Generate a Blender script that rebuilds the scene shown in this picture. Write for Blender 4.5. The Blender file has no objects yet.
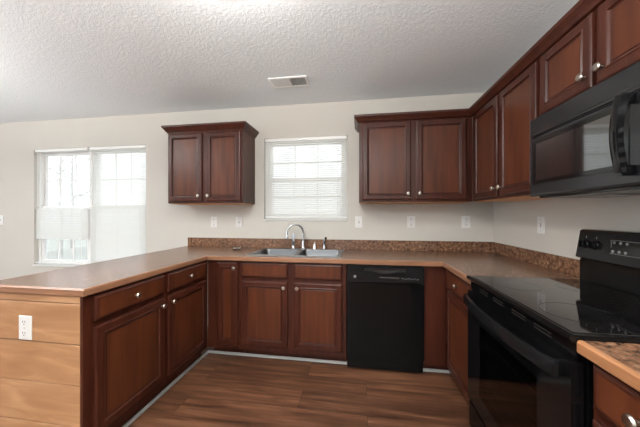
import bpy, bmesh, math, random
from mathutils import Vector, Matrix
random.seed(7)
PI = math.pi
S = bpy.context.scene
COL = S.collection

# ------------------------------------------------------------------ camera
cd = bpy.data.cameras.new('camera'); cam = bpy.data.objects.new('camera', cd); COL.objects.link(cam)
cam.location = (-1.2624, -2.7729, 1.2671); cam.rotation_euler = (PI / 2, 0, 0.1515)
cd.sensor_width = 36; cd.lens = 265.42 / 640 * 36; cd.shift_y = 0.76 / 640; cd.clip_start = 0.02
S.camera = cam
# ------------------------------------------------------------------ world, lights, exposure
S.view_settings.view_transform = 'Standard'; S.view_settings.look = 'None'
S.view_settings.gamma = 1; S.view_settings.exposure = 0.0
W = bpy.data.worlds.new('world'); S.world = W; W.use_nodes = True
W.node_tree.nodes['Background'].inputs[0].default_value = (0.88, 0.94, 1.0, 1)
W.node_tree.nodes['Background'].inputs[1].default_value = 2.3

def area(name, loc, rot, sx, sy, power, col=(1, 1, 1)):
    l = bpy.data.lights.new(name, 'AREA'); l.shape = 'RECTANGLE'; l.size = sx; l.size_y = sy; l.energy = power; l.color = col
    o = bpy.data.objects.new(name, l); COL.objects.link(o); o.location = loc; o.rotation_euler = rot
    return o
# unseen window light behind and left of the camera, tilted up for the ceiling
area('daylight_left', (-8.25, -2.6, 1.35), (0, -PI / 2 - math.radians(30), 0), 2.0, 3.2, 70, (0.95, 0.98, 1.0))
area('front_fill', (-3.6, -6.25, 1.4), (PI / 2 + math.radians(32), 0, 0), 4.2, 1.9, 18, (1.0, 0.98, 0.95))  # fill added for even light from behind the camera

# ------------------------------------------------------------------ materials
def newmat(name):
    m = bpy.data.materials.new(name); m.use_nodes = True
    nt = m.node_tree; return m, nt, nt.nodes['Principled BSDF']
def nd(nt, t, **k):
    n = nt.nodes.new(t)
    for a, b in k.items():
        if a in n.inputs.keys(): n.inputs[a].default_value = b
        else: setattr(n, a, b)
    return n
def coords(nt, scale=(1, 1, 1)):
    tc = nd(nt, 'ShaderNodeTexCoord'); mp = nd(nt, 'ShaderNodeMapping'); mp.inputs['Scale'].default_value = scale
    nt.links.new(tc.outputs['Object'], mp.inputs['Vector']); return mp.outputs[0]
def ramp(nt, fac, stops):
    r = nd(nt, 'ShaderNodeValToRGB'); e = r.color_ramp.elements
    while len(e) < len(stops): e.new(0.5)
    for i, (p, c) in enumerate(stops): e[i].position = p; e[i].color = (*c, 1)
    nt.links.new(fac, r.inputs[0]); return r.outputs[0]
def bump(nt, b, h, strength, dist):
    n = nd(nt, 'ShaderNodeBump'); n.inputs['Strength'].default_value = strength; n.inputs['Distance'].default_value = dist
    nt.links.new(h, n.inputs['Height']); nt.links.new(n.outputs[0], b.inputs['Normal'])
def plain(name, col, rough=0.5, metal=0.0, noise=0.0, nscale=40, coat=0.0, ior=1.5, spec=0.5):
    m, nt, b = newmat(name); b.inputs['IOR'].default_value = ior; b.inputs['Specular IOR Level'].default_value = spec
    b.inputs['Roughness'].default_value = rough; b.inputs['Metallic'].default_value = metal
    if 'Coat Weight' in b.inputs: b.inputs['Coat Weight'].default_value = coat
    v = coords(nt); n = nd(nt, 'ShaderNodeTexNoise'); n.inputs['Scale'].default_value = nscale; nt.links.new(v, n.inputs['Vector'])
    k = 1 - noise
    nt.links.new(ramp(nt, n.outputs[0], [(0.3, tuple(c * k for c in col)), (0.7, col)]), b.inputs['Base Color'])
    return m
def wood(name, c0, c1, rough=0.3, scale=(15, 15, 1.3), coat=0.3):
    m, nt, b = newmat(name)
    v = coords(nt, scale)
    n = nd(nt, 'ShaderNodeTexNoise'); n.inputs['Scale'].default_value = 1.6; n.inputs['Detail'].default_value = 6; n.inputs['Distortion'].default_value = 0.4
    nt.links.new(v, n.inputs['Vector'])
    nt.links.new(ramp(nt, n.outputs[0], [(0.25, c0), (0.75, c1)]), b.inputs['Base Color'])
    b.inputs['Roughness'].default_value = rough; b.inputs['Specular IOR Level'].default_value = 0.28
    b.inputs['Coat Weight'].default_value = coat; b.inputs['Coat Roughness'].default_value = 0.25
    return m
M = {}
M['cherry'] = wood('cherry_wood', (0.032, 0.0080, 0.0046), (0.072, 0.0182, 0.0092), 0.33, coat=0.1)
M['edge_near'] = wood('edge_wood_near', (0.24, 0.105, 0.045), (0.38, 0.175, 0.08), 0.32, (3, 3, 60), 0.3)
M['cherry_panel'] = wood('cherry_panel', (0.056, 0.0145, 0.0062), (0.116, 0.0325, 0.0122), 0.33, coat=0.1)
M['natural'] = wood('natural_wood', (0.55, 0.24, 0.08), (0.72, 0.36, 0.14), 0.45, (20, 20, 20), 0.1)
M['edge'] = wood('edge_wood', (0.20, 0.095, 0.052), (0.30, 0.148, 0.082), 0.32, (3, 3, 60), 0.3)
M['dark'] = plain('dark_recess', (0.012, 0.008, 0.007), 0.6)
M['paint'] = plain('wall_paint', (0.555, 0.528, 0.48), 0.75, noise=0.02, nscale=3)
M['white'] = plain('white_plastic', (0.82, 0.82, 0.80), 0.35)
M['pale'] = plain('pale_plastic', (0.42, 0.46, 0.52), 0.3)
M['trimw'] = plain('white_trim', (0.40, 0.395, 0.385), 0.45)
M['plate'] = plain('outlet_plate', (0.70, 0.69, 0.67), 0.35)
M['slot'] = plain('slot_black', (0.03, 0.03, 0.03), 0.6)
M['black'] = plain('black_enamel', (0.0035, 0.0037, 0.004), 0.12, spec=0.22)
M['blackm'] = plain('black_satin', (0.007, 0.0073, 0.008), 0.2, spec=0.3)
M['blackg'] = plain('black_glass', (0.004, 0.004, 0.0045), 0.05, ior=2.4)
M['gloss'] = plain('glossy_black', (0.004, 0.004, 0.0045), 0.1, spec=0.4)
M['hood'] = plain('microwave_black', (0.015, 0.0155, 0.017), 0.22)
M['greym'] = plain('grey_mark', (0.28, 0.28, 0.29), 0.4)
M['nickel'] = plain('brushed_nickel', (0.50, 0.46, 0.40), 0.28, 1.0)
M['chrome'] = plain('chrome', (0.55, 0.56, 0.58), 0.15, 1.0)
M['steel'] = plain('stainless_steel', (0.33, 0.335, 0.34), 0.36, 1.0)
M['steeld'] = plain('bowl_steel', (0.20, 0.205, 0.21), 0.30, 1.0)  # darker steel tone for the sink bowls
M['rack'] = plain('rack_wire', (0.30, 0.30, 0.31), 0.3, 1.0)
M['dimm'] = plain('dim_mark', (0.12, 0.12, 0.125), 0.4)
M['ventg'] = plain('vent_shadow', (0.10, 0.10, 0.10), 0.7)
M['bark'] = plain('bark', (0.62, 0.60, 0.57), 0.9, noise=0.3)
M['grass'] = plain('ground_grass', (0.55, 0.56, 0.50), 0.95, noise=0.2, nscale=2)

# ceiling with knockdown plaster
m, nt, b = newmat('ceiling_plaster'); b.inputs['Roughness'].default_value = 0.85
b.inputs['Base Color'].default_value = (0.80, 0.835, 0.86, 1)
v = coords(nt); n = nd(nt, 'ShaderNodeTexNoise'); n.inputs['Scale'].default_value = 60; n.inputs['Detail'].default_value = 3; n.inputs['Distortion'].default_value = 0.8
nt.links.new(v, n.inputs['Vector'])
bump(nt, b, ramp(nt, n.outputs[0], [(0.46, (0, 0, 0)), (0.60, (1, 1, 1))]), 0.27, 0.004)
M['ceiling'] = m
# plank floor
m, nt, b = newmat('plank_floor')
v = coords(nt); br = nd(nt, 'ShaderNodeTexBrick'); br.offset = 0.37; br.offset_frequency = 2
br.inputs['Scale'].default_value = 1; br.inputs['Brick Width'].default_value = 1.22; br.inputs['Row Height'].default_value = 0.18
br.inputs['Mortar Size'].default_value = 0.0012; br.inputs['Mortar Smooth'].default_value = 0.3
br.inputs['Color1'].default_value = (0, 0, 0, 1); br.inputs['Color2'].default_value = (1, 1, 1, 1); br.inputs['Mortar'].default_value = (0.5, 0.5, 0.5, 1)
nt.links.new(v, br.inputs['Vector'])
# offset the grain of each plank by its own random value
sep = nd(nt, 'ShaderNodeSeparateXYZ'); nt.links.new(v, sep.inputs[0])
cmb = nd(nt, 'ShaderNodeCombineXYZ')
mx = nd(nt, 'ShaderNodeMath', operation='MULTIPLY'); mx.inputs[1].default_value = 0.9; nt.links.new(sep.outputs[0], mx.inputs[0])
my = nd(nt, 'ShaderNodeMath', operation='MULTIPLY'); my.inputs[1].default_value = 10.5; nt.links.new(sep.outputs[1], my.inputs[0])
mz = nd(nt, 'ShaderNodeMath', operation='MULTIPLY'); mz.inputs[1].default_value = 9.0; nt.links.new(br.outputs['Color'], mz.inputs[0])
for i, q in enumerate((mx, my, mz)): nt.links.new(q.outputs[0], cmb.inputs[i])
g1 = nd(nt, 'ShaderNodeTexNoise'); g1.inputs['Scale'].default_value = 2.1; g1.inputs['Detail'].default_value = 7; g1.inputs['Roughness'].default_value = 0.55; g1.inputs['Distortion'].default_value = 0.55
nt.links.new(cmb.outputs[0], g1.inputs['Vector'])
base = ramp(nt, g1.outputs[0], [(0.28, (0.040, 0.017, 0.009)), (0.45, (0.110, 0.047, 0.024)), (0.58, (0.175, 0.080, 0.042)), (0.78, (0.30, 0.155, 0.085))])
tint = ramp(nt, br.outputs['Color'], [(0.0, (0.66, 0.62, 0.60)), (1.0, (1.02, 0.97, 0.95))])
mul = nd(nt, 'ShaderNodeMixRGB', blend_type='MULTIPLY'); mul.inputs[0].default_value = 1
nt.links.new(base, mul.inputs[1]); nt.links.new(tint, mul.inputs[2])
mo = nd(nt, 'ShaderNodeMixRGB'); mo.inputs[2].default_value = (0.02, 0.01, 0.006, 1)
nt.links.new(br.outputs['Fac'], mo.inputs[0]); nt.links.new(mul.outputs[0], mo.inputs[1])
nt.links.new(mo.outputs[0], b.inputs['Base Color']); b.inputs['Roughness'].default_value = 0.42
M['floor'] = m
# mottled laminate
m, nt, b = newmat('mottled_laminate')
v = coords(nt); n1 = nd(nt, 'ShaderNodeTexNoise'); n1.inputs['Scale'].default_value = 42; n1.inputs['Detail'].default_value = 6; n1.inputs['Roughness'].default_value = 0.7
n2 = nd(nt, 'ShaderNodeTexNoise'); n2.inputs['Scale'].default_value = 9; n2.inputs['Detail'].default_value = 3
nt.links.new(v, n1.inputs['Vector']); nt.links.new(v, n2.inputs['Vector'])
c1 = ramp(nt, n1.outputs[0], [(0.34, (0.035, 0.020, 0.014)), (0.46, (0.130, 0.070, 0.042)), (0.56, (0.215, 0.120, 0.074)), (0.70, (0.33, 0.25, 0.195))])
c2 = ramp(nt, n2.outputs[0], [(0.35, (0.85, 0.78, 0.72)), (0.65, (1.08, 0.98, 0.88))])
mul = nd(nt, 'ShaderNodeMixRGB', blend_type='MULTIPLY'); mul.inputs[0].default_value = 1
nt.links.new(c1, mul.inputs[1]); nt.links.new(c2, mul.inputs[2]); nt.links.new(mul.outputs[0], b.inputs['Base Color'])
b.inputs['Roughness'].default_value = 0.23
M['laminate'] = m
# plank panel on the peninsula end: pale wavy plywood grain
m, nt, b = newmat('pine_boards')
v = coords(nt, (1.2, 1.2, 7)); n = nd(nt, 'ShaderNodeTexNoise'); n.inputs['Scale'].default_value = 2.2; n.inputs['Detail'].default_value = 4; n.inputs['Distortion'].default_value = 0.7
nt.links.new(v, n.inputs['Vector'])
nt.links.new(ramp(nt, n.outputs[0], [(0.3, (0.29, 0.135, 0.058)), (0.5, (0.36, 0.18, 0.082)), (0.7, (0.47, 0.26, 0.13))]), b.inputs['Base Color'])
b.inputs['Roughness'].default_value = 0.5
M['pine'] = m
# window glass: thin clear pane
m, nt, b = newmat('window_glass'); nt.nodes.remove(b)
tr = nd(nt, 'ShaderNodeBsdfTransparent'); gl = nd(nt, 'ShaderNodeBsdfGlossy'); gl.inputs['Roughness'].default_value = 0.02
fr0 = nd(nt, 'ShaderNodeFresnel'); fr0.inputs['IOR'].default_value = 1.25; ge = nd(nt, 'ShaderNodeNewGeometry')
fr = nd(nt, 'ShaderNodeMixRGB'); fr.inputs[2].default_value = (0, 0, 0, 1); nt.links.new(ge.outputs['Backfacing'], fr.inputs[0]); nt.links.new(fr0.outputs[0], fr.inputs[1])
mi = nd(nt, 'ShaderNodeMixShader'); nt.links.new(fr.outputs[0], mi.inputs[0]); nt.links.new(tr.outputs[0], mi.inputs[1]); nt.links.new(gl.outputs[0], mi.inputs[2])
nt.links.new(mi.outputs[0], nt.nodes['Material Output'].inputs[0]); M['glass'] = m
# blind slats: thin white, slightly translucent
m, nt, b = newmat('blind_slats'); b.inputs['Base Color'].default_value = (0.86, 0.86, 0.84, 1); b.inputs['Roughness'].default_value = 0.5
tl = nd(nt, 'ShaderNodeBsdfTranslucent'); tl.inputs[0].default_value = (0.97, 0.97, 0.96, 1)
mi = nd(nt, 'ShaderNodeMixShader'); mi.inputs[0].default_value = 0.58
nt.links.new(b.outputs[0], mi.inputs[1]); nt.links.new(tl.outputs[0], mi.inputs[2]); nt.links.new(mi.outputs[0], nt.nodes['Material Output'].inputs[0])
M['slat'] = m
# fine insect screen on the lower sashes
m, nt, b = newmat('insect_screen'); b.inputs['Base Color'].default_value = (0.35, 0.36, 0.37, 1); b.inputs['Roughness'].default_value = 0.8
tr = nd(nt, 'ShaderNodeBsdfTransparent'); mi = nd(nt, 'ShaderNodeMixShader'); mi.inputs[0].default_value = 0.80
nt.links.new(b.outputs[0], mi.inputs[1]); nt.links.new(tr.outputs[0], mi.inputs[2]); nt.links.new(mi.outputs[0], nt.nodes['Material Output'].inputs[0])
M['screen'] = m
# smoked oven glass
m, nt, b = newmat('smoked_glass'); nt.nodes.remove(b)
tr = nd(nt, 'ShaderNodeBsdfTransparent'); tr.inputs[0].default_value = (0.35, 0.35, 0.36, 1)
gl = nd(nt, 'ShaderNodeBsdfGlossy'); gl.inputs['Roughness'].default_value = 0.04
fr0 = nd(nt, 'ShaderNodeFresnel'); fr0.inputs['IOR'].default_value = 1.5; ge = nd(nt, 'ShaderNodeNewGeometry')
fr = nd(nt, 'ShaderNodeMixRGB'); fr.inputs[2].default_value = (0, 0, 0, 1); nt.links.new(ge.outputs['Backfacing'], fr.inputs[0]); nt.links.new(fr0.outputs[0], fr.inputs[1])
mi = nd(nt, 'ShaderNodeMixShader'); nt.links.new(fr.outputs[0], mi.inputs[0]); nt.links.new(tr.outputs[0], mi.inputs[1]); nt.links.new(gl.outputs[0], mi.inputs[2])
nt.links.new(mi.outputs[0], nt.nodes['Material Output'].inputs[0]); M['smoked'] = m
m, nt, b = newmat('lamp_diffuser'); b.inputs['Emission Color'].default_value = (1, 0.96, 0.90, 1); b.inputs['Emission Strength'].default_value = 75
M['lamp'] = m

# ------------------------------------------------------------------ mesh helpers
class MB:
    def __init__(s): s.bm = bmesh.new()
    def box(s, x0, y0, z0, x1, y1, z1, bev=0, seg=2):
        g = bmesh.ops.create_cube(s.bm, size=1)['verts']
        for v in g: v.co = Vector(((x0 + x1) / 2 + v.co.x * (x1 - x0), (y0 + y1) / 2 + v.co.y * (y1 - y0), (z0 + z1) / 2 + v.co.z * (z1 - z0)))
        if bev:
            es = list({e for v in g for e in v.link_edges})
            bmesh.ops.bevel(s.bm, geom=es, offset=bev, segments=seg, affect='EDGES', clamp_overlap=True)
        return s
    def rings(s, R, close=True, cap=True):
        """R: list of rings of equal length (lists of Vector)"""
        vs = [[s.bm.verts.new(p) for p in r] for r in R]; n = len(R[0])
        for a, b in zip(vs, vs[1:]):
            for i in range(n if close else n - 1):
                j = (i + 1) % n; s.bm.faces.new((a[i], a[j], b[j], b[i]))
        if cap: s.bm.faces.new(list(reversed(vs[0]))); s.bm.faces.new(vs[-1])
        return s
    def panel(s, x0, z0, x1, z1, y, prof):
        """rectangular moulded panel facing -y; prof = [(inset, out)]"""
        R = [[Vector((x0 + i, y - o, z0 + i)), Vector((x1 - i, y - o, z0 + i)), Vector((x1 - i, y - o, z1 - i)), Vector((x0 + i, y - o, z1 - i))] for i, o in prof]
        return s.rings(R)
    def lathe(s, prof, c, ax='z', n=20, cap=True):
        c = Vector(c); ax = {'x': 0, 'y': 1, 'z': 2}[ax] if isinstance(ax, str) else ax
        a, b2 = [(1, 2), (2, 0), (0, 1)][ax]
        R = []
        for r, h in prof:
            ring = []
            for k in range(n):
                p = [0, 0, 0]; p[ax] = h; p[a] = r * math.cos(2 * PI * k / n); p[b2] = r * math.sin(2 * PI * k / n); ring.append(c + Vector(p))
            R.append(ring)
        return s.rings(R, cap=cap)
    def tube(s, pts, r, n=10):
        pts = [Vector(p) for p in pts]; R = []; up = None
        for i, p in enumerate(pts):
            t = (pts[min(i + 1, len(pts) - 1)] - pts[max(i - 1, 0)]).normalized()
            if up is None: up = Vector((0, 0, 1)) if abs(t.z) < 0.9 else Vector((1, 0, 0))
            sd = t.cross(up).normalized(); up = sd.cross(t).normalized()
            rr = r[i] if isinstance(r, (list, tuple)) else r
            R.append([p + (sd * math.cos(2 * PI * k / n) + up * math.sin(2 * PI * k / n)) * rr for k in range(n)])
        return s.rings(R)
    def sweep(s, path, prof):
        """moulding: prof = [(out, z)] closed polygon, path in xy, outward to the right of travel"""
        R = []
        for i, p in enumerate(path):
            ds = []
            if i > 0: d = Vector(p) - Vector(path[i - 1]); ds.append(d.normalized())
            if i < len(path) - 1: d = Vector(path[i + 1]) - Vector(p); ds.append(d.normalized())
            ns = [Vector((d.y, -d.x)) for d in ds]
            nn = sum(ns, Vector((0, 0))) / len(ns); nn = nn / nn.length_squared
            R.append([Vector((p[0] + nn.x * o, p[1] + nn.y * o, z)) for o, z in prof])
        return s.rings(R)
    def cells(s, xs, ys, keep, z0, z1):
        """slab on a grid with cells left out, one closed skin"""
        V = {}
        def v(i, j, z):
            if (i, j, z) not in V: V[(i, j, z)] = s.bm.verts.new((xs[i], ys[j], z))
            return V[(i, j, z)]
        nx, ny = len(xs) - 1, len(ys) - 1
        K = {(i, j) for i in range(nx) for j in range(ny) if keep(i, j)}
        for i, j in K:
            s.bm.faces.new((v(i, j, z1), v(i + 1, j, z1), v(i + 1, j + 1, z1), v(i, j + 1, z1)))
            s.bm.faces.new((v(i, j, z0), v(i, j + 1, z0), v(i + 1, j + 1, z0), v(i + 1, j, z0)))
            for di, dj, a, b2 in ((-1, 0, (i, j), (i, j + 1)), (1, 0, (i + 1, j + 1), (i + 1, j)), (0, -1, (i + 1, j), (i, j)), (0, 1, (i, j + 1), (i + 1, j + 1))):
                if (i + di, j + dj) not in K:
                    s.bm.faces.new((v(*a, z0), v(*b2, z0), v(*b2, z1), v(*a, z1)))
        return s
    def build(s, name, mat, parent=None, smooth=False, xf=None):
        bm = s.bm
        if xf: bmesh.ops.transform(bm, matrix=xf, verts=bm.verts)
        bmesh.ops.recalc_face_normals(bm, faces=bm.faces)
        me = bpy.data.meshes.new(name); bm.to_mesh(me); bm.free()
        if smooth:
            for p in me.polygons: p.use_smooth = True
            try: me.set_sharp_from_angle(angle=math.radians(40))
            except Exception: pass
        me.materials.append(mat if not isinstance(mat, str) else M[mat])
        o = bpy.data.objects.new(name, me); COL.objects.link(o)
        if parent: o.parent = parent
        return o
def tag(o, label=None, cat=None, group=None, kind=None):
    for k, v_ in (('label', label), ('category', cat), ('group', group), ('kind', kind)):
        if v_: o[k] = v_
    return o
def empty(name, loc=(0, 0, 0), rz=0, **k):
    o = bpy.data.objects.new(name, None); COL.objects.link(o); o.location = loc; o.rotation_euler = (0, 0, rz); o.empty_display_size = 0.1
    return tag(o, **k)
def dup(root):
    r = root.copy(); COL.objects.link(r)
    for ch in list(root.children):
        c = ch.copy(); COL.objects.link(c); c.parent = r
        for g in list(ch.children):
            d = g.copy(); COL.objects.link(d); d.parent = c
    return r

# ------------------------------------------------------------------ room shell
XL, YF, H, T = -8.0, -6.0, 2.444, 0.14
def flat(name, x0, y0, z0, x1, y1, z1, mat): return tag(MB().box(x0, y0, z0, x1, y1, z1).build(name, mat), kind='structure')
flat('floor', XL - T, YF - T, -0.1, T, T, 0, 'floor')
flat('ceiling', XL - T, YF - T, H, T, T, H + 0.1, 'ceiling')
RX90 = Matrix.Rotation(PI / 2, 4, 'X')            # slab (x,y,z) -> (x,-z,y): stands a slab up
def wall(name, xs, zs, holes, xf):
    b = MB(); b.cells(xs, zs, lambda i, j: (i, j) not in holes, -T, 0)
    return tag(b.build(name, 'paint', xf=xf), kind='structure')
WIN1 = (-5.345, -3.753, 0.62, 2.085); WIN2 = (-2.304, -1.396, 1.20, 2.09)
wall('wall_back', [XL - T, WIN1[0], WIN1[1], WIN2[0], WIN2[1], T], [0, WIN1[2], WIN2[2], WIN1[3], 2.09, H], {(1, 1), (1, 2), (3, 2), (3, 3)}, RX90)
flat('wall_right', 0, YF - T, 0, T, 0, H, 'paint')
wall('wall_left', [-T + 0, 1.0, 4.2, -YF], [0, 0.4, 2.3, H], {(1, 1)},
     Matrix.Translation((XL, 0, 0)) @ Matrix.Rotation(-PI / 2, 4, 'Z') @ Matrix.Rotation(PI, 4, 'Z') @ Matrix.Scale(-1, 4, (1, 0, 0)) @ RX90)
wall('wall_front', [XL - T, -5.7, -1.5, 0], [0, 0.5, 2.3, H], {(1, 1)},
     Matrix.Translation((0, YF, 0)) @ Matrix.Scale(-1, 4, (0, 1, 0)) @ RX90)

def window(n, x0, x1, z0, z1, units, loc=(0, 0, 0), rz=0, cols=3):
    w = empty('window_%d' % n, loc, rz, kind='structure')
    f = MB(); fw = 0.035; ya, yb = 0.045, 0.125
    f.box(x0, ya, z1 - fw, x1, yb, z1, .004); f.box(x0, ya, z0, x1, yb, z0 + fw, .004)
    f.box(x0, ya, z0 + fw, x0 + fw, yb, z1 - fw, .004); f.box(x1 - fw, ya, z0 + fw, x1, yb, z1 - fw, .004)
    uw = (x1 - x0) / units
    for u in range(1, units): f.box(x0 + u * uw - 0.04, ya, z0 + fw, x0 + u * uw + 0.04, yb, z1 - fw, .004)
    f.build('window_frame', 'white', w)
    MB().box(x0 + .001, -0.018, z0 + .0005, x1 - .001, ya - .0005, z0 + 0.012, .003).build('window_sill', 'white', w)
    zm = (z0 + z1) / 2
    for u in range(units):
        a = x0 + u * uw + (fw if u == 0 else 0.04) + .001; b_ = x0 + (u + 1) * uw - (fw if u == units - 1 else 0.04) - .001
        for (c, d, y0, y1) in ((z0 + fw + .001, zm + 0.018, 0.055, 0.082), (zm - 0.018, z1 - fw - .001, 0.084, 0.112)):
            s_ = MB(); sw = 0.034
            s_.box(a, y0, c, a + sw, y1, d, .003); s_.box(b_ - sw, y0, c, b_, y1, d, .003)
            s_.box(a + sw, y0, c, b_ - sw, y1, c + sw, .003); s_.box(a + sw, y0, d - sw, b_ - sw, y1, d, .003)
            so = s_.build('sash', 'white', w)
            g = MB(); ym = (y0 + y1) / 2
            for k in range(1, cols): xx = a + sw + (b_ - a - 2 * sw) * k / cols; g.box(xx - .008, ym - .007, c + sw, xx + .008, ym + .007, d - sw)
            zz = (c + d) / 2; g.box(a + sw, ym - .0065, zz - .008, b_ - sw, ym + .0065, zz + .008)
            g.build('muntin', 'white', so)
            MB().box(a + sw, ym - .002, c + sw, b_ - sw, ym + .002, d - sw).build('glass', 'glass', so)
        MB().box(x0 + u * uw + fw + .006, .1155, z0 + fw + .001, x0 + (u + 1) * uw - fw - .006, .1165, zm).build('insect_screen', 'screen', w)
    return w
window(1, *WIN1, 2); window(2, *WIN2, 1)
window(3, -4.2, -1.0, 0.4, 2.3, 3, (XL, 0, 0), PI / 2)
window(4, 1.5, 5.7, 0.5, 2.3, 4, (0, YF, 0), PI)  # unseen window, added for the front fill light
bb = MB(); bb.box(XL + .002, -0.014, 0.0, -3.2, -0.0005, 0.085, .003); tag(bb.build('baseboard_back', 'trimw'), kind='structure')
bb = MB(); bb.box(XL + .0005, YF + .002, 0, XL + .014, -.016, 0.085, .003); tag(bb.build('baseboard_left', 'trimw'), kind='structure')
bb = MB(); bb.box(XL + .016, YF + .0005, 0, -.002, YF + .014, 0.085, .003); tag(bb.build('baseboard_front', 'trimw'), kind='structure')
# outside ground and bare trees beyond the wide window
flat('ground', -30, T + .02, -0.6, 15, 40, -0.5, 'grass')
def tree(name, x, y, h, seed, label):
    rnd = random.Random(seed); t = empty(name, (x, y, -0.5), 0, label=label, cat='tree', group='bare trees outside the wide window')
    MB().tube([(0, 0, -.002), (.05, 0, h * .3), (-.03, .04, h * .6), (.02, 0, h)], [.09, .07, .045, .012]).build('trunk', 'bark', t, True)
    b = MB()
    def grow(p, d, l, r, k):
        q = p + d * l; mid = p + d * l * .5 + Vector((rnd.uniform(-.05, .05), rnd.uniform(-.05, .05), .03)) * l
        b.tube([p, mid, q], [r, r * .8, r * .55], 5)
        if k:
            for _ in range(3):
                nd_ = (d + Vector((rnd.uniform(-.8, .8), rnd.uniform(-.8, .8), rnd.uniform(-.3, .6)))).normalized()
                grow(p.lerp(q, rnd.uniform(.55, 1)), nd_, l * rnd.uniform(.55, .8), r * .55, k - 1)
    for i in range(22):
        a = rnd.uniform(0, 2 * PI); z = h * rnd.uniform(.3, .92)
        grow(Vector((0, 0, z)), Vector((math.cos(a), math.sin(a), rnd.uniform(.2, .8))).normalized(), h * .16, .020, 3)
    b.build('branches', 'bark', t)
tree('bare_tree', -13.6, 6.5, 5.6, 3, 'leafless tree seen through the left pane of the wide window, the left one of two')
tree('bare_tree', -16.2, 9.0, 6.5, 5, 'leafless tree seen through the left pane of the wide window, the right one of two')

# ------------------------------------------------------------------ ceiling light (above the frame) and vent
cl = empty('ceiling_light', (-1.87, -1.84, H), 0, label='round flush ceiling lamp above the middle of the kitchen', cat='ceiling light')
MB().lathe([(.175, -.001), (.175, -.025), (.16, -.03)], (0, 0, 0), 'z', 32).build('rim', 'nickel', cl, True)
MB().lathe([(.155, -.031), (.16, -.06), (.15, -.10), (.12, -.125), (.06, -.14), (.005, -.143)], (0, 0, 0), 'z', 32).build('diffuser', 'lamp', cl, True)
# two unseen lamps added behind and left of the camera to brighten the ceiling
def up_light(parent, z, r, power):
    l = bpy.data.lights.new('added_uplight', 'AREA'); l.shape = 'DISK'; l.size = r * 2; l.energy = power; l.color = (1, 0.985, 0.96)
    o = bpy.data.objects.new('added_uplight', l); COL.objects.link(o); o.location = (0, 0, z); o.rotation_euler = (PI, 0, 0); o.parent = parent
tl = empty('added_floor_lamp', (-1.5, -3.8, 0), 0, label='added floor lamp with an upward bowl, unseen behind the camera', cat='lamp')
MB().lathe([(.14, 0), (.14, .012), (.03, .03), (.012, .05)], (0, 0, 0), 'z', 28).build('base', 'nickel', tl, True)
MB().lathe([(.012, .0505), (.012, 1.46)], (0, 0, 0), 'z', 14).build('pole', 'nickel', tl, True)
MB().lathe([(.02, 1.4605), (.10, 1.48), (.17, 1.53), (.19, 1.58), (.185, 1.58), (.165, 1.535), (.10, 1.49), (.02, 1.475)], (0, 0, 0), 'z', 32).build('lamp_shade', 'white', tl, True)
up_light(tl, 1.565, .15, 220)
pl = empty('added_pendant', (-4.9, -2.5, H), 0, label='added upward bowl pendant lamp, unseen over the dining area left of the camera', cat='lamp')
MB().lathe([(.06, -.0005), (.06, -.02), (.01, -.03)], (0, 0, 0), 'z', 20).build('canopy', 'nickel', pl, True)
MB().lathe([(.006, -.0305), (.006, -.70)], (0, 0, 0), 'z', 10).build('stem', 'nickel', pl, True)
MB().lathe([(.02, -.7005), (.12, -.69), (.20, -.63), (.22, -.58), (.215, -.58), (.195, -.625), (.12, -.682), (.02, -.692)], (0, 0, 0), 'z', 32).build('lamp_shade', 'white', pl, True)
up_light(pl, -.60, .17, 145)
vt = empty('ceiling_vent', (-1.885, -0.485, H), 0, label='white two-way louvred air vent in the ceiling above the sink window', cat='vent')
b = MB(); b.box(-.17, -.09, -.010, .17, -.068, -.0005, .003); b.box(-.17, .068, -.010, .17, .09, -.0005, .003)
b.box(-.17, -.068, -.010, -.148, .068, -.0005, .003); b.box(.148, -.068, -.010, .17, .068, -.0005, .003); b.box(-.008, -.068, -.010, .008, .068, -.0005)
b.build('frame', 'white', vt)
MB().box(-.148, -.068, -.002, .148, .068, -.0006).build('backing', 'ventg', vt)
for sgn, (a, c) in ((-1, (-.148, -.008)), (1, (.008, .148))):
    b = MB(); nn = 9
    for k in range(nn):
        xx = a + (c - a) * (k + .5) / nn
        b.box(xx - .0008, -.068, -.007, xx + .0008, .068, .007)
        # tilt this slat
        vs = list(b.bm.verts)[-8:]
        bmesh.ops.rotate(b.bm, cent=(xx, 0, 0), matrix=Matrix.Rotation(sgn * math.radians(-48), 3, 'Y'), verts=vs)
        for q in vs: q.co.z -= .0085
    b.build('louvre', 'white', vt)

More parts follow.
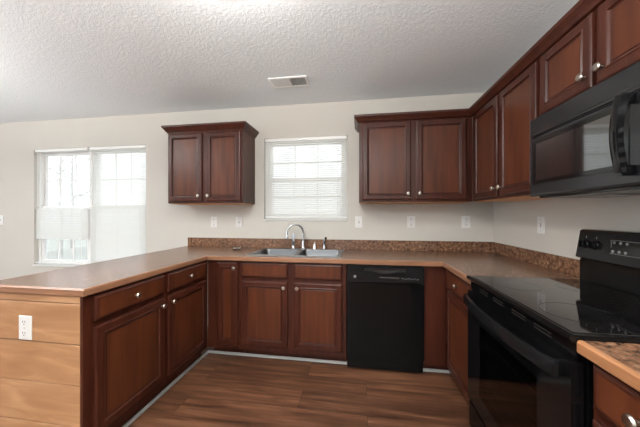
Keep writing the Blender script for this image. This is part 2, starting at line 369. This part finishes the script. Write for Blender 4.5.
# ------------------------------------------------------------------ blinds
def blind(x0, x1, z0, z1, label, group=None, slat_z=None, wand=True):
    t = empty('window_blind', ((x0 + x1) / 2, 0.018, z1), 0, label=label, cat='blind', group=group)
    w = (x1 - x0) / 2 - .004; hh = z1 - z0
    MB().box(-w, -.015, -.034, w, .022, -.001, .003).build('headrail', 'white', t)
    b = MB(); a = math.radians(52); p = 0.0215; z = -.045
    lo_, hi_ = slat_z if slat_z else (z0 + .035, z1)
    while z > -hh + .03:
        if lo_ < z1 + z < hi_:
            R = []
            for xx in (-w + .003, w - .003):
                R.append([Vector((xx, math.cos(a) * q * .0125 + c_, z + math.sin(a) * q * .0125 + c2)) for q, c_, c2 in
                          ((-1, 0, 0), (0, -.0016, .0012), (1, 0, 0), (1, .0006, -.0006), (0, -.0008, .0006), (-1, .0006, -.0006))])
            b.rings(R)
        z -= p
    b.build('slats', 'slat', t)
    MB().box(-w, -.010, -hh + .014, w, .012, -hh + .030, .003).build('bottom_rail', 'white', t)
    b = MB()
    for xx in (-w * .78, w * .0, w * .78): b.box(xx - .0012, -.0135, -hh + .03, xx + .0012, -.0122, -.034)
    b.build('ladder_cord', 'white', t)
    if wand: MB().tube([(-w + .05, -.017, -.035), (-w + .05, -.019, -hh * .5)], .004, 6).build('wand', 'white', t)
    return t
xm = (WIN1[0] + WIN1[1]) / 2
blind(WIN1[0] + .004, xm - .01, WIN1[2] + .012, WIN1[3], 'broken white blind with most slats gone, left half of the wide window', slat_z=(0.955, 1.335))
blind(xm + .01, WIN1[1] - .004, WIN1[2] + .012, WIN1[3], 'closed white slatted blind over the right half of the wide window')
blind(WIN2[0] + .004, WIN2[1] - .004, WIN2[2] + .012, WIN2[3], 'closed white slatted blind in the small window above the sink')

# ------------------------------------------------------------------ cabinets
DOOR = [(0, 0), (0, .013), (.003, .017), (.010, .0195), (.040, .0195), (.043, .0215), (.047, .0205), (.051, .0125), (.058, .0105), (.061, .0125), (.064, .0125)]
DRAW = [(0, 0), (0, .012), (.004, .016), (.012, .0195), (.020, .0195)]
def knob(x, z, y, parent):
    return MB().lathe([(.006, 0), (.0055, -.010), (.008, -.013), (.0155, -.017), (.0165, -.022), (.013, -.027), (.004, -.029)], (x, y, z), 'y', 16).build('knob', 'nickel', parent, True)
def front(kind, x0, z0, x1, z1, y, parent, kn=None):
    d = MB().panel(x0, z0, x1, z1, y - .0006, DOOR if kind != 'drawer' else DRAW).build(kind, 'cherry', parent)
    d.data.materials.append(M['cherry_panel']); d.data.polygons[-1].material_index = 1
    if kn: knob(kn[0], kn[1], y - .0202, d)
    return d
def wall_cabinet(loc, rz, w, z0, z1, depth, doors, label, group=None, top=.05, bottom=True):
    t = empty('wall_cabinet', loc, rz, label=label, cat='cabinet', group=group)
    MB().box(0, -depth, z0, w, -.0012, z1, .0015).build('body', 'cherry', t)
    if bottom: tag(MB().box(.018, -depth + .02, z0 - .006, w - .018, -.004, z0 - .0003).build('bottom_panel', 'natural', t), label='pale unfinished underside')
    zi0, zi1 = z0 + .018, z1 - top
    for i, (a, c) in enumerate(doors):
        kx = (c - .028) if i == 0 else (a + .028)
        front('door', a, zi0, c, zi1, -depth, t, (kx, zi0 + .055))
    return t
UZ0, UZ1 = 1.378, 2.134
CROWN = [(.0005, 2.098), (.007, 2.098), (.010, 2.108), (.018, 2.114), (.026, 2.128), (.040, 2.146), (.044, 2.150), (.046, 2.168), (.0005, 2.168)]
lc = wall_cabinet((-3.222, 0, 0), 0, .815, UZ0, UZ1, .305, [(.010, .386), (.432, .796)], 'reddish-brown two-door wall cabinet between the wide window and the sink window')
MB().sweep([(0, -.002), (0, -.305), (.815, -.305), (.815, -.002)], CROWN).build('crown_moulding', 'cherry', lc)
wall_cabinet((-1.276, 0, 0), 0, .97, UZ0, UZ1, .305, [(.030, .458), (.500, .918)], 'two-door wall cabinet on the back wall, right of the sink window', top=.034)
wall_cabinet((0, -.3062, 0), -PI / 2, .880, UZ0, UZ1, .305, [(.068, .448), (.482, .864)], 'tall two-door wall cabinet on the right wall, between the corner and the microwave', top=.034)
wall_cabinet((0, -1.1875, 0), -PI / 2, .765, 1.7735, UZ1, .305, [(.018, .335), (.362, .747)], 'short two-door wall cabinet directly above the microwave', top=.034, bottom=False)
cm = MB().sweep([(-1.276, -.002), (-1.276, -.3055), (-.3055, -.3055), (-.3055, -1.9525)], [(o, max(z, 2.110) if z < 2.112 else z) for o, z in CROWN]).build('crown_moulding', 'cherry')
tag(cm, 'dark wood crown moulding running around the tops of the right-hand wall cabinets', 'moulding')

BH = 0.868
def base_cabinet(loc, rz, w, depth, units, label, end=None, kick=.10, kd=.08, x_start=0, group=None, hollow=False):
    """units: list of (x0,x1,kind,knob side). Local: front at -depth, kick recessed"""
    t = empty('base_cabinet', loc, rz, label=label, cat='cabinet', group=group)
    b = MB()
    if hollow:
        b.box(0, -depth, kick, w, -depth + .02, BH, .0012); b.box(0, -depth + .0202, kick, .018, -.002, BH); b.box(w - .018, -depth + .0202, kick, w, -.002, BH)
        b.box(.018, -depth + .0202, kick, w - .018, -.002, kick + .018); b.box(.018, -.014, kick + .018, w - .018, -.002, BH)
    else: b.box(0, -depth, kick, w, -.002, BH, .0012)
    b.box(0.001, -depth + kd, 0, w - .001, -.004, kick)
    b.build('body', 'cherry', t)
    for u in units:
        a, c, kind, side = u
        kx = c - .03 if side == 'r' else a + .03
        if kind in ('both', 'false'):
            front('drawer' if kind == 'both' else 'drawer', a, .728, c, .855, -depth, t, ((a + c) / 2, .79) if kind == 'both' else None)
            front('door', a, .148, c, .700, -depth, t, (kx, .655))
        elif kind == 'plain':
            front('drawer', a, .728, c, .855, -depth, t, ((a + c) / 2, .79)); front('door', a, .148, c, .700, -depth, t)
        elif kind == 'door':
            front('door', a, .138, c, .855, -depth, t, (kx, .805))
        elif kind == 'drawers':
            for (p, q) in ((.728, .855), (.49, .70), (.148, .46)): front('drawer', a, p, c, q, -depth, t, ((a + c) / 2, (p + q) / 2))
    return t
PF = -2.592       # face of the peninsula cabinets (faces +x)
PY = -1.664       # near end of the peninsula
pen = base_cabinet((-3.172, PY + .008, 0), PI / 2, 1.042, .580, [(.028, .503, 'both', 'r'), (.541, .995, 'both', 'l')],
                   'dark two-drawer two-door cabinet forming the peninsula on the left', kd=.06)
# local frame of the peninsula: x along +y, -y along +x
b = MB(); zt = BH
for (p, q) in ((.03, .227), (.232, .427), (.432, .627), (.632, .827), (.832, .867)): b.box(-.0185, -.562, p, -.0005, -.0, q, .0015, 1)
b.box(-.0185, -.562, .0, -.0005, -.0, .026); b.box(-.004, -.561, .001, -.0006, -.001, .866)
tag(b.build('end_panel', 'pine', pen), label='pale horizontal wood boards cladding the end')
b = MB(); b.box(-.0185, -.5798, 0.0, -.0005, -.5625, BH, .0012); b.build('end_stile', 'cherry', pen)
base_cabinet((PF, -.003, 0), 0, .298, .607, [(.094, .288, 'door', 'r')], 'narrow single-door base cabinet in the inner corner, left of the sink doors', kd=.1)
base_cabinet((PF + .300, -.003, 0), 0, .915, .607, [(.020, .428, 'false', 'r'), (.481, .882, 'false', 'l')], 'dark base cabinet under the sink, with two doors', kd=.1, hollow=True)
# filler between the dishwasher and the right run, part of the corner cabinet
rc = base_cabinet((-.002, -.612, 0), -PI / 2, .533, .608, [(.062, .515, 'plain', 'r')], 'base cabinet between the corner and the stove, one drawer over a door', kd=.1)
tag(MB().box(-.772, -.610, .10, -.6115, -.592, BH, .001).build('filler_panel', 'cherry'), 'plain dark wood filler panel between dishwasher and corner drawer cabinet', 'panel')
base_cabinet((-.002, -1.912, 0), -PI / 2, .302, .608, [(.018, .284, 'both', 'r')], 'narrow base cabinet in the lower right corner, on the near side of the stove', kd=.1)

# toe-kick trim (white quarter round)
def qr(name, pts, r=.017):
    prof = [(0, 0.0003)] + [(r * math.cos(a), r * math.sin(a) + .0003) for a in [i * PI / 2 / 5 for i in range(6)]]
    return tag(MB().sweep(pts, prof).build(name, 'trimw'), kind='structure')
qr('trim_1', [(-1.378, -.5115), (-2.6505, -.5115), (-2.6505, PY + .012)][::-1])
qr('trim_2', [(-.772, -.5115), (-.505, -.5115)])
flat('trim_3', -.771, -.5095, 0, -.5125, -.4995, .099, 'cherry')

# ------------------------------------------------------------------ worktop
CT0, CT1 = .870, .906
SX0, SX1, SY0, SY1 = -2.235, -1.445, -.545, -.135     # cut-out for the sink
xs = [-3.205, -2.588, SX0, SX1, -.635, -.0012]; ys = [-1.672, -1.147, -.635, SY0, SY1, -.0012]
def keep(i, j):
    if i == 0: return True
    if i == 4: return j >= 1
    if j < 2: return False
    return not (i == 2 and j == 3)
ct = MB().cells(xs, ys, keep, CT0, CT1).build('countertop', 'laminate')
tag(ct, 'long brown mottled countertop wrapping from the peninsula under the windows to the stove', 'countertop')
b = MB()
EP = [(.0003, CT0 - .001), (.010, CT0 - .001), (.014, CT0 + .003), (.014, CT1 - .006), (.009, CT1 + .0005), (.0003, CT1 + .0005)]
# outward to the right of travel: travel from stove corner back, left, then toward the camera and round the end
path = [(-.635, -1.147), (-.635, -.635), (-2.588, -.635), (-2.588, -1.672), (-3.205, -1.672), (-3.205, -.002)]
b.sweep(path, [(-o, z) for o, z in EP])
tag(b.build('edge_strip', 'edge', ct), label='lighter wood front edge')
b = MB(); b.box(-3.203, -.021, CT1 + .0003, -.0015, -.0013, 1.003, .002); b.box(-.021, -1.147, CT1 + .0003, -.0015, -.0215, 1.003, .002)
b.build('backsplash', 'laminate', ct)
c2 = MB().box(-.635, -2.225, CT0, -.0015, -1.909, CT1).build('countertop', 'laminate'); tag(c2, 'short piece of brown mottled countertop on the near side of the stove', 'countertop')
b = MB().sweep([(-.635, -2.225), (-.635, -1.909)], [(-o, z) for o, z in EP]); tag(b.build('edge_strip', 'edge_near', c2), label='orange-toned wood front edge')
MB().box(-.021, -2.225, CT1 + .0003, -.0015, -1.909, 1.003, .002).build('backsplash', 'laminate', c2)

# ------------------------------------------------------------------ sink and taps
sk = empty('kitchen_sink', (-1.84, -.33, CT1), 0, label='stainless steel double-bowl sink set into the countertop below the small window', cat='sink')
b = MB(); X = [-.415, -.378, -.018, .018, .378, .415]; Y = [-.240, -.205, .165, .255]
b.cells(X, Y, lambda i, j: not (j == 1 and i in (1, 3)), .0006, .006)
b.build('rim', 'steel', sk)
def rr(x0, x1, y0, y1, r, z, n=5):
    out = []
    for cx, cy, a0 in ((x1 - r, y1 - r, 0), (x0 + r, y1 - r, 90), (x0 + r, y0 + r, 180), (x1 - r, y0 + r, 270)):
        for k in range(n + 1):
            a = math.radians(a0 + 90 * k / n); out.append(Vector((cx + r * math.cos(a), cy + r * math.sin(a), z)))
    return out
for a, c in ((-.376, -.020), (.020, .376)):
    b = MB(); y0, y1 = -.203, .163
    b.rings([rr(a - .001, c + .001, y0 - .001, y1 + .001, .03, .0055), rr(a, c, y0, y1, .04, -.004), rr(a + .008, c - .008, y0 + .008, y1 - .008, .05, -.14), rr(a + .03, c - .03, y0 + .03, y1 - .03, .05, -.165)], cap=False)
    f_ = b.bm.faces.new(list(b.bm.verts)[-24:])
    bo = b.build('bowl', 'steeld', sk, True)
    MB().lathe([(.040, -.1645), (.040, -.161), (.030, -.161), (.028, -.1635)], ((a + c) / 2, -.02, 0), 'z', 20).build('drain', 'chrome', bo, True)
TZ = CT1 + .0066
fc = empty('kitchen_faucet', (-1.842, -.112, TZ), 0, label='chrome gooseneck faucet on the back edge of the sink', cat='faucet')
MB().lathe([(.027, 0), (.027, .006), (.020, .012), (.016, .03), (.015, .065), (.012, .085), (.004, .088)], (0, 0, 0), 'z', 20).build('base', 'chrome', fc, True)
pts = [(0, 0, .08), (0, 0, .16)]
dx, dy = -.155, -.06
for k in range(0, 13):
    a = PI * k / 12; q = (1 - math.cos(a)) / 2; pts.append((dx * q, dy * q, .165 + .085 * math.sin(a)))
pts += [(dx, dy, .145)]
MB().tube(pts, .0105, 12).build('spout', 'chrome', fc, True)
MB().lathe([(.010, .148), (.0135, .142), (.0145, .112), (.011, .108)], (dx, dy, 0), 'z', 16).build('spray_tip', 'chrome', fc, True)
def post(name, x, label, cat, prof, mat='chrome'):
    t = empty(name, (x, -.112, TZ), 0, label=label, cat=cat)
    MB().lathe(prof, (0, 0, 0), 'z', 18).build('base', mat, t, True); return t
t = post('tap_handle', -1.722, 'short chrome lever handle just right of the gooseneck faucet', 'tap handle', [(.022, 0), (.022, .005), (.017, .012), (.016, .045), (.013, .055), (.003, .058)])
MB().tube([(0, 0, .052), (.006, -.02, .066), (.012, -.06, .072)], [.008, .007, .006], 10).build('lever', 'chrome', t, True)
t = post('side_sprayer', -1.625, 'chrome side sprayer with black tip, rightmost fitting on the sink', 'sprayer', [(.022, 0), (.022, .005), (.015, .012), (.013, .03), (.010, .05), (.003, .052)])
MB().tube([(0, 0, .050), (.002, 0, .08), (.012, -.006, .105)], [.010, .013, .012], 12).build('spray_head', 'chrome', t, True)
MB().tube([(.012, -.006, .103), (.020, -.010, .122)], [.0125, .010], 12).build('tip', 'blackm', t, True)
t = post('soap_dispenser', -1.945, 'chrome soap dispenser with pale pump top, left of the faucet base', 'soap dispenser', [(.022, 0), (.022, .005), (.016, .012), (.014, .055), (.017, .060), (.017, .075), (.004, .078)])
tag(MB().lathe([(.008, .0785), (.008, .100), (.016, .106), (.018, .145), (.014, .152), (.004, .154)], (0, 0, 0), 'z', 18).build('pump_top', 'pale', t, True), label='pale plastic pump top')
# sink stopper on the worktop left of the sink
st = empty('sink_strainer', (-2.50, -.24, CT1 + .0005), 0, label='small round steel sink strainer lying on the countertop left of the sink', cat='strainer')
MB().lathe([(.030, 0), (.032, .004), (.050, .016), (.052, .018), (.046, .018), (.028, .008), (.004, .007)], (0, 0, 0), 'z', 24).build('basket', 'chrome', st, True)
MB().lathe([(.006, .0078), (.005, .02), (.009, .024), (.003, .027)], (0, 0, 0), 'z', 12).build('knob', 'slot', st, True)

# ------------------------------------------------------------------ wall plates
def plate(x, z, label, kind, loc=None, rz=0, w=.076, h=.120):
    t = empty('wall_outlet' if kind == 'outlet' else 'light_switch', loc or (x, 0, z), rz, label=label, cat='outlet' if kind == 'outlet' else 'switch')
    MB().panel(-w / 2, -h / 2, w / 2, h / 2, -.0006, [(0, 0), (0, .003), (.004, .006), (.006, .006)]).build('plate', 'plate', t)
    if kind == 'outlet':
        for s in (1, -1):
            r = MB().box(-.017, -.0085, s * .028 - .0165, .017, -.0067, s * .028 + .0165, .001, 1).build('receptacle', 'plate', t)
            b = MB()
            for xx in (-.0065, .0065): b.box(xx - .0014, -.0092, s * .028 - .001, xx + .0014, -.0086, s * .028 + .009)
            b.box(-.0025, -.0092, s * .028 - .011, .0025, -.0086, s * .028 - .006)
            b.build('slot', 'slot', r)
        MB().lathe([(.003, -.0067), (.0028, -.008)], (0, 0, 0), 'y', 10).build('screw', 'steel', t)
    else:
        MB().box(-.006, -.0076, -.013, .006, -.0067, .013).build('bezel', 'greym', t)
        b = MB().box(-.004, -.016, -.002, .004, -.0078, .008, .001); b.build('toggle', 'plate', t)
        for s in (1, -1): MB().lathe([(.003, -.0067), (.0028, -.008)], (0, 0, s * .042), 'y', 10).build('screw', 'steel', t)
plate(-2.890, 1.180, 'white duplex outlet under the left wall cabinet, the left one of two', 'outlet')
plate(-2.592, 1.180, 'white switch plate under the left wall cabinet, right of the outlet', 'switch')
plate(-1.278, 1.187, 'white switch plate on the back wall just right of the sink window', 'switch')
plate(-.761, 1.189, 'white outlet on the back wall above the dishwasher', 'outlet')
plate(-.246, 1.192, 'white outlet on the back wall nearest the room corner', 'outlet')
plate(-5.86, 1.193, 'white switch plate on the wall left of the wide window', 'switch')
plate(0, 0, 'white switch plate on the right wall left of the stove backguard', 'switch', (0, -.686, 1.190), -PI / 2)
plate(0, 0, 'white duplex outlet on the pale boards at the end of the peninsula', 'outlet', (-2.928, PY + .008 - .0187, .697), 0)

# ------------------------------------------------------------------ dishwasher
dw = empty('dishwasher', (-1.3715, -.002, 0), 0, label='black dishwasher under the countertop between sink cabinet and corner', cat='dishwasher')
w = .597
MB().box(.004, -.575, .10, w - .004, -.004, .866).build('body', 'blackm', dw)
MB().box(.003, -.628, .135, w - .003, -.576, .722, .004).build('door', 'black', dw)
cp = MB(); cp.box(.003, -.634, .727, w - .003, -.576, .812, .004); cp.box(.003, -.634, .846, w - .003, -.576, .864, .003)
cp.box(.003, -.634, .812, .135, -.576, .846, .002); cp.box(w - .135, -.634, .812, w - .003, -.576, .846, .002)
cpo = cp.build('control_panel', 'blackm', dw)
MB().rings([[Vector((x, -.590 - .0, z)) for x, z in ((.135, .846), (.462, .846), (.462, .812), (.135, .812))], [Vector((x, -.605, z)) for x, z in ((.135, .846), (.462, .846), (.462, .812), (.135, .812))]]).build('handle_recess', 'dark', cpo)
b = MB()
R = []
for k in range(13):
    q = k / 12; xx = .19 + .22 * q; s_ = math.sin(PI * q)
    R.append([Vector((xx, -.6345 - .004 * s_, .822 - .020 * s_)), Vector((xx, -.6345 - .004 * s_, .828)), Vector((xx, -.600, .828)), Vector((xx, -.600, .822 - .020 * s_))])
b.rings(R); b.build('pull_lip', 'dark', cpo)
MB().box(.055, -.6355, .762, .074, -.6343, .781, .001, 1).build('badge', 'greym', cpo)
for i in range(9): MB().box(.26 + i * .017, -.6352, .768, .268 + i * .017, -.6343, .7715).build('control_marking', 'greym', cpo)
for i in range(6): MB().box(.43 + i * .022, -.6352, .766 - (i % 2) * .006, .439 + i * .022, -.6343, .770 - (i % 2) * .006).build('control_marking', 'greym', cpo)
MB().box(.003, -.590, .020, w - .003, -.54, .128, .003).build('kick_plate', 'black', dw)
MB().box(.02, -.53, .0, w - .02, -.40, .019).build('foot', 'blackm', dw)

# ------------------------------------------------------------------ stove
sv = empty('stove', (-.004, -1.1505, 0), -PI / 2, label='black freestanding electric stove with smooth glass cooktop against the right wall', cat='stove')
w = .755
MB().box(.002, -.615, .06, w - .002, -.028, .893).build('body', 'black', sv)
# cooktop: slab with rounded front
b = MB(); pr = [(-.10, .8935), (-.640, .8935), (-.654, .897), (-.662, .905), (-.660, .914), (-.650, .9185), (-.10, .9185)]
b.rings([[Vector((x, y, z)) for y, z in pr] for x in (.0, w)]); ck = b.build('cooktop', 'black', sv)
MB().box(.018, -.640, .9188, w - .018, -.112, .9205, .0006, 1).build('glass_surface', 'blackg', ck)
def ring(x, y, r):
    b = MB(); n = 40; R = []
    for rr_, z in ((r, .9207), (r, .9211), (r - .003, .9211), (r - .003, .9207), (r, .9207)):
        R.append([Vector((x + rr_ * math.cos(2 * PI * k / n), y + rr_ * math.sin(2 * PI * k / n), z)) for k in range(n)])
    b.rings(R, cap=False); return b.build('burner_ring', 'greyb', ck)
M['greyb'] = plain('burner_print', (0.010, 0.010, 0.010), 0.12, ior=2.0)
for a in ((.20, -.50, .09), (.20, -.25, .075), (.56, -.50, .11), (.56, -.25, .075)): ring(*a)
# front trim with vent slots under the cooktop
ft = MB(); ft.box(.004, -.640, .845, w - .004, -.6155, .8925, .003); fto = ft.build('vent_trim', 'black', sv)
for x0 in (.12, .26, .42, .56):
    for z in (.862, .874): MB().box(x0, -.6412, z, x0 + .09, -.6402, z + .003).build('vent_slot', 'dark', fto)
# oven door: frame + smoked window + racks behind
b = MB(); dz0, dz1 = .235, .838; dx0, dx1 = .004, w - .004; wx0, wx1, wz0, wz1 = .15, .60, .33, .70
b.cells([dx0, wx0, wx1, dx1], [dz0, wz0, wz1, dz1], lambda i, j: not (i == 1 and j == 1), .622, .655)
od = b.build('oven_door', 'gloss', sv, xf=RX90)
MB().box(wx0 + .0005, -.6545, wz0 + .0005, wx1 - .0005, -.651, wz1 - .0005).build('window', 'smoked', od)
for z in (.42, .52, .62): MB().tube([(wx0 + .004, -.632, z), (wx1 - .004, -.632, z)], .0028, 6).build('rack_wire', 'rack', od)
MB().box(wx0 + .001, -.6255, wz0 + .001, wx1 - .001, -.6225, wz1 - .001).build('window_backing', 'dark', od)
# bowed handle
b = MB(); R = []
for k in range(25):
    q = k / 24; xx = .028 + (w - .056) * q; s_ = math.sin(PI * q) ** .8; y = -.672 - .034 * s_
    R.append([Vector((xx, y, .775)), Vector((xx, y - .014, .779)), Vector((xx, y - .016, .803)), Vector((xx, y - .010, .822)), Vector((xx, y + .002, .824)), Vector((xx, y + .002, .777))])
b.rings(R); hd = b.build('handle', 'blackm', od, True)
for x in (.028, w - .058): MB().box(x, -.6725, .779, x + .030, -.6555, .821, .003).build('handle_end', 'black', hd)
# storage drawer
MB().box(.004, -.650, .075, w - .004, -.616, .222, .006).build('storage_drawer', 'black', sv)
for x in (.06, w - .06):
    for y in (-.56, -.08): MB().lathe([(.018, .0), (.018, .015), (.008, .018), (.008, .06)], (x, y, 0), 'z', 12).build('foot', 'blackm', sv)
# backguard
b = MB(); b.box(.0, -.095, .8936, w, -.006, 1.035, .004); b.build('backguard_base', 'black', sv)
b = MB(); pr = [(-.104, 1.024), (-.112, 1.030), (-.086, 1.180), (-.078, 1.186), (-.006, 1.186), (-.006, 1.0355), (-.100, 1.0355)]
pr = [(-.006, 1.0358), (-.100, 1.0358), (-.112, 1.042), (-.090, 1.180), (-.080, 1.187), (-.006, 1.187)]
b.rings([[Vector((x, y, z)) for y, z in pr] for x in (-.001, w + .001)]); bg = b.build('control_panel', 'blackm', sv)
def slope(z): return -.112 + .022 * (z - 1.042) / .138
for x in (.048, .108, w - .108, w - .048):
    z = 1.113; y = slope(z) - .0008
    k_ = MB().lathe([(.023, 0), (.023, -.004), (.018, -.007), (.0165, -.020), (.013, -.022)], (x, y, z), 'y', 20); ko = k_.build('knob', 'black', bg, True)
    MB().box(x - .0035, y - .030, z - .017, x + .0035, y - .0222, z + .017, .002).build('grip', 'black', ko)
    b = MB(); b.box(x - .001, slope(z + .036) - .0012, z + .030, x + .001, slope(z + .036) - .0003, z + .042); b.build('dial_mark', 'greym', bg)
b = MB(); y = slope(1.115) - .0012
dp = []
for (x, z) in ((.190, 1.082), (.50, 1.082), (.50, 1.148), (.190, 1.148)): dp.append((x, z))
b.rings([[Vector((x, slope(z) + .001, z)) for x, z in dp], [Vector((x, slope(z) - .0015, z)) for x, z in dp]]); dpo = b.build('display', 'gloss', bg)
for x in (.205, .235, .265, .40, .43, .46):
    for z in (1.095, 1.135): MB().lathe([(.007, slope(z) - .0018), (.006, slope(z) - .0032)], (x, 0, z), 'y', 12).build('button', 'dimm', dpo)
b = MB()
for (x0, z0, x1, z1) in ((.192, 1.083, .194, 1.147), (.192, 1.145, .498, 1.147), (.192, 1.083, .498, 1.085)):
    b.box(x0, slope((z0 + z1) / 2) - .0022, z0, x1, slope((z0 + z1) / 2) - .0002, z1)
b.build('display_border', 'dimm', dpo)

# ------------------------------------------------------------------ microwave
mw = empty('microwave', (-.002, -1.1925, 0), -PI / 2, label='black over-the-range microwave hung below the short wall cabinet', cat='microwave')
w = .758; mz0, mz1 = 1.361, 1.769
MB().box(0, -.325, mz0 + .012, w, -.002, mz1).build('body', 'hood', mw)
b = MB(); b.box(0.0, -.362, mz1 - .098, w, -.326, mz1, .006); gr = b.build('vent_grille', 'hood', mw)
b = MB()
for k in range(5): b.box(.03 + k * .142, -.3634, mz1 - .080, .155 + k * .142, -.3624, mz1 - .078)
b.build('grille_line', 'dark', gr)
# door
b = MB(); dx0, dx1, dz0, dz1 = .0, .585, mz0, mz1 - .101
wx0, wx1, wz0, wz1 = .050, .520, mz0 + .080, dz1 - .035
b.panel(dx0, dz0, dx1, dz1, -.326, [(0, 0), (0, .030), (.004, .036), (.012, .038), (.028, .038)]); d = b.build('door', 'hood', mw)
b = MB(); b.panel(wx0 - .018, wz0 - .018, wx1 + .018, wz1 + .015, -.3642, [(0, 0), (0, .0008), (.003, .0012)]); b.build('window', 'blackg', d)
for (a_, c_, e_, f_) in ((wx0 - .018, wz0 - .018, wx0 + .004, wz1 + .015), (wx1 - .004, wz0 - .018, wx1 + .018, wz1 + .015), (wx0 + .0045, wz0 - .018, wx1 - .0045, wz0), (wx0 + .0045, wz1 - .003, wx1 - .0045, wz1 + .015)): MB().box(a_, -.3668, c_, e_, -.3656, f_).build('window_border', 'gloss', d)
hx = .558
b2 = MB(); R = []
for k in range(17):
    q = k / 16; z = 1.405 + .255 * q; s_ = math.sin(PI * q); y = -.408 - .016 * s_
    R.append([Vector((hx - .013, y - .006, z)), Vector((hx, y - .009, z)), Vector((hx + .013, y - .006, z)), Vector((hx + .013, y + .016, z)), Vector((hx - .013, y + .016, z))])
b2.rings(R); b2.build('handle', 'gloss', d, True)
for z in (1.412, 1.650): MB().box(hx - .0125, -.412, z - .017, hx + .0125, -.3645, z + .017, .004).build('handle_bracket', 'gloss', d)
b = MB(); b.panel(.588, mz0, w, dz1, -.326, [(0, 0), (0, .030), (.004, .036), (.012, .038)]); cpn = b.build('control_panel', 'hood', mw)
for i in range(3):
    for j in range(5): MB().box(.612 + i * .045, -.3652, mz0 + .05 + j * .035, .642 + i * .045, -.3642, mz0 + .068 + j * .035).build('button', 'greym', cpn)
MB().box(.614, -.3652, dz1 - .055, .732, -.3642, dz1 - .025).build('display', 'blackg', cpn)
MB().box(.03, -.335, mz0 - .010, w - .03, -.03, mz0 + .0115, .004).build('underside_tray', 'hood', mw)
for x in (.14, .46): MB().box(x, -.22, mz0 - .0135, x + .16, -.10, mz0 - .0105, .001).build('grease_filter', 'steel', mw)
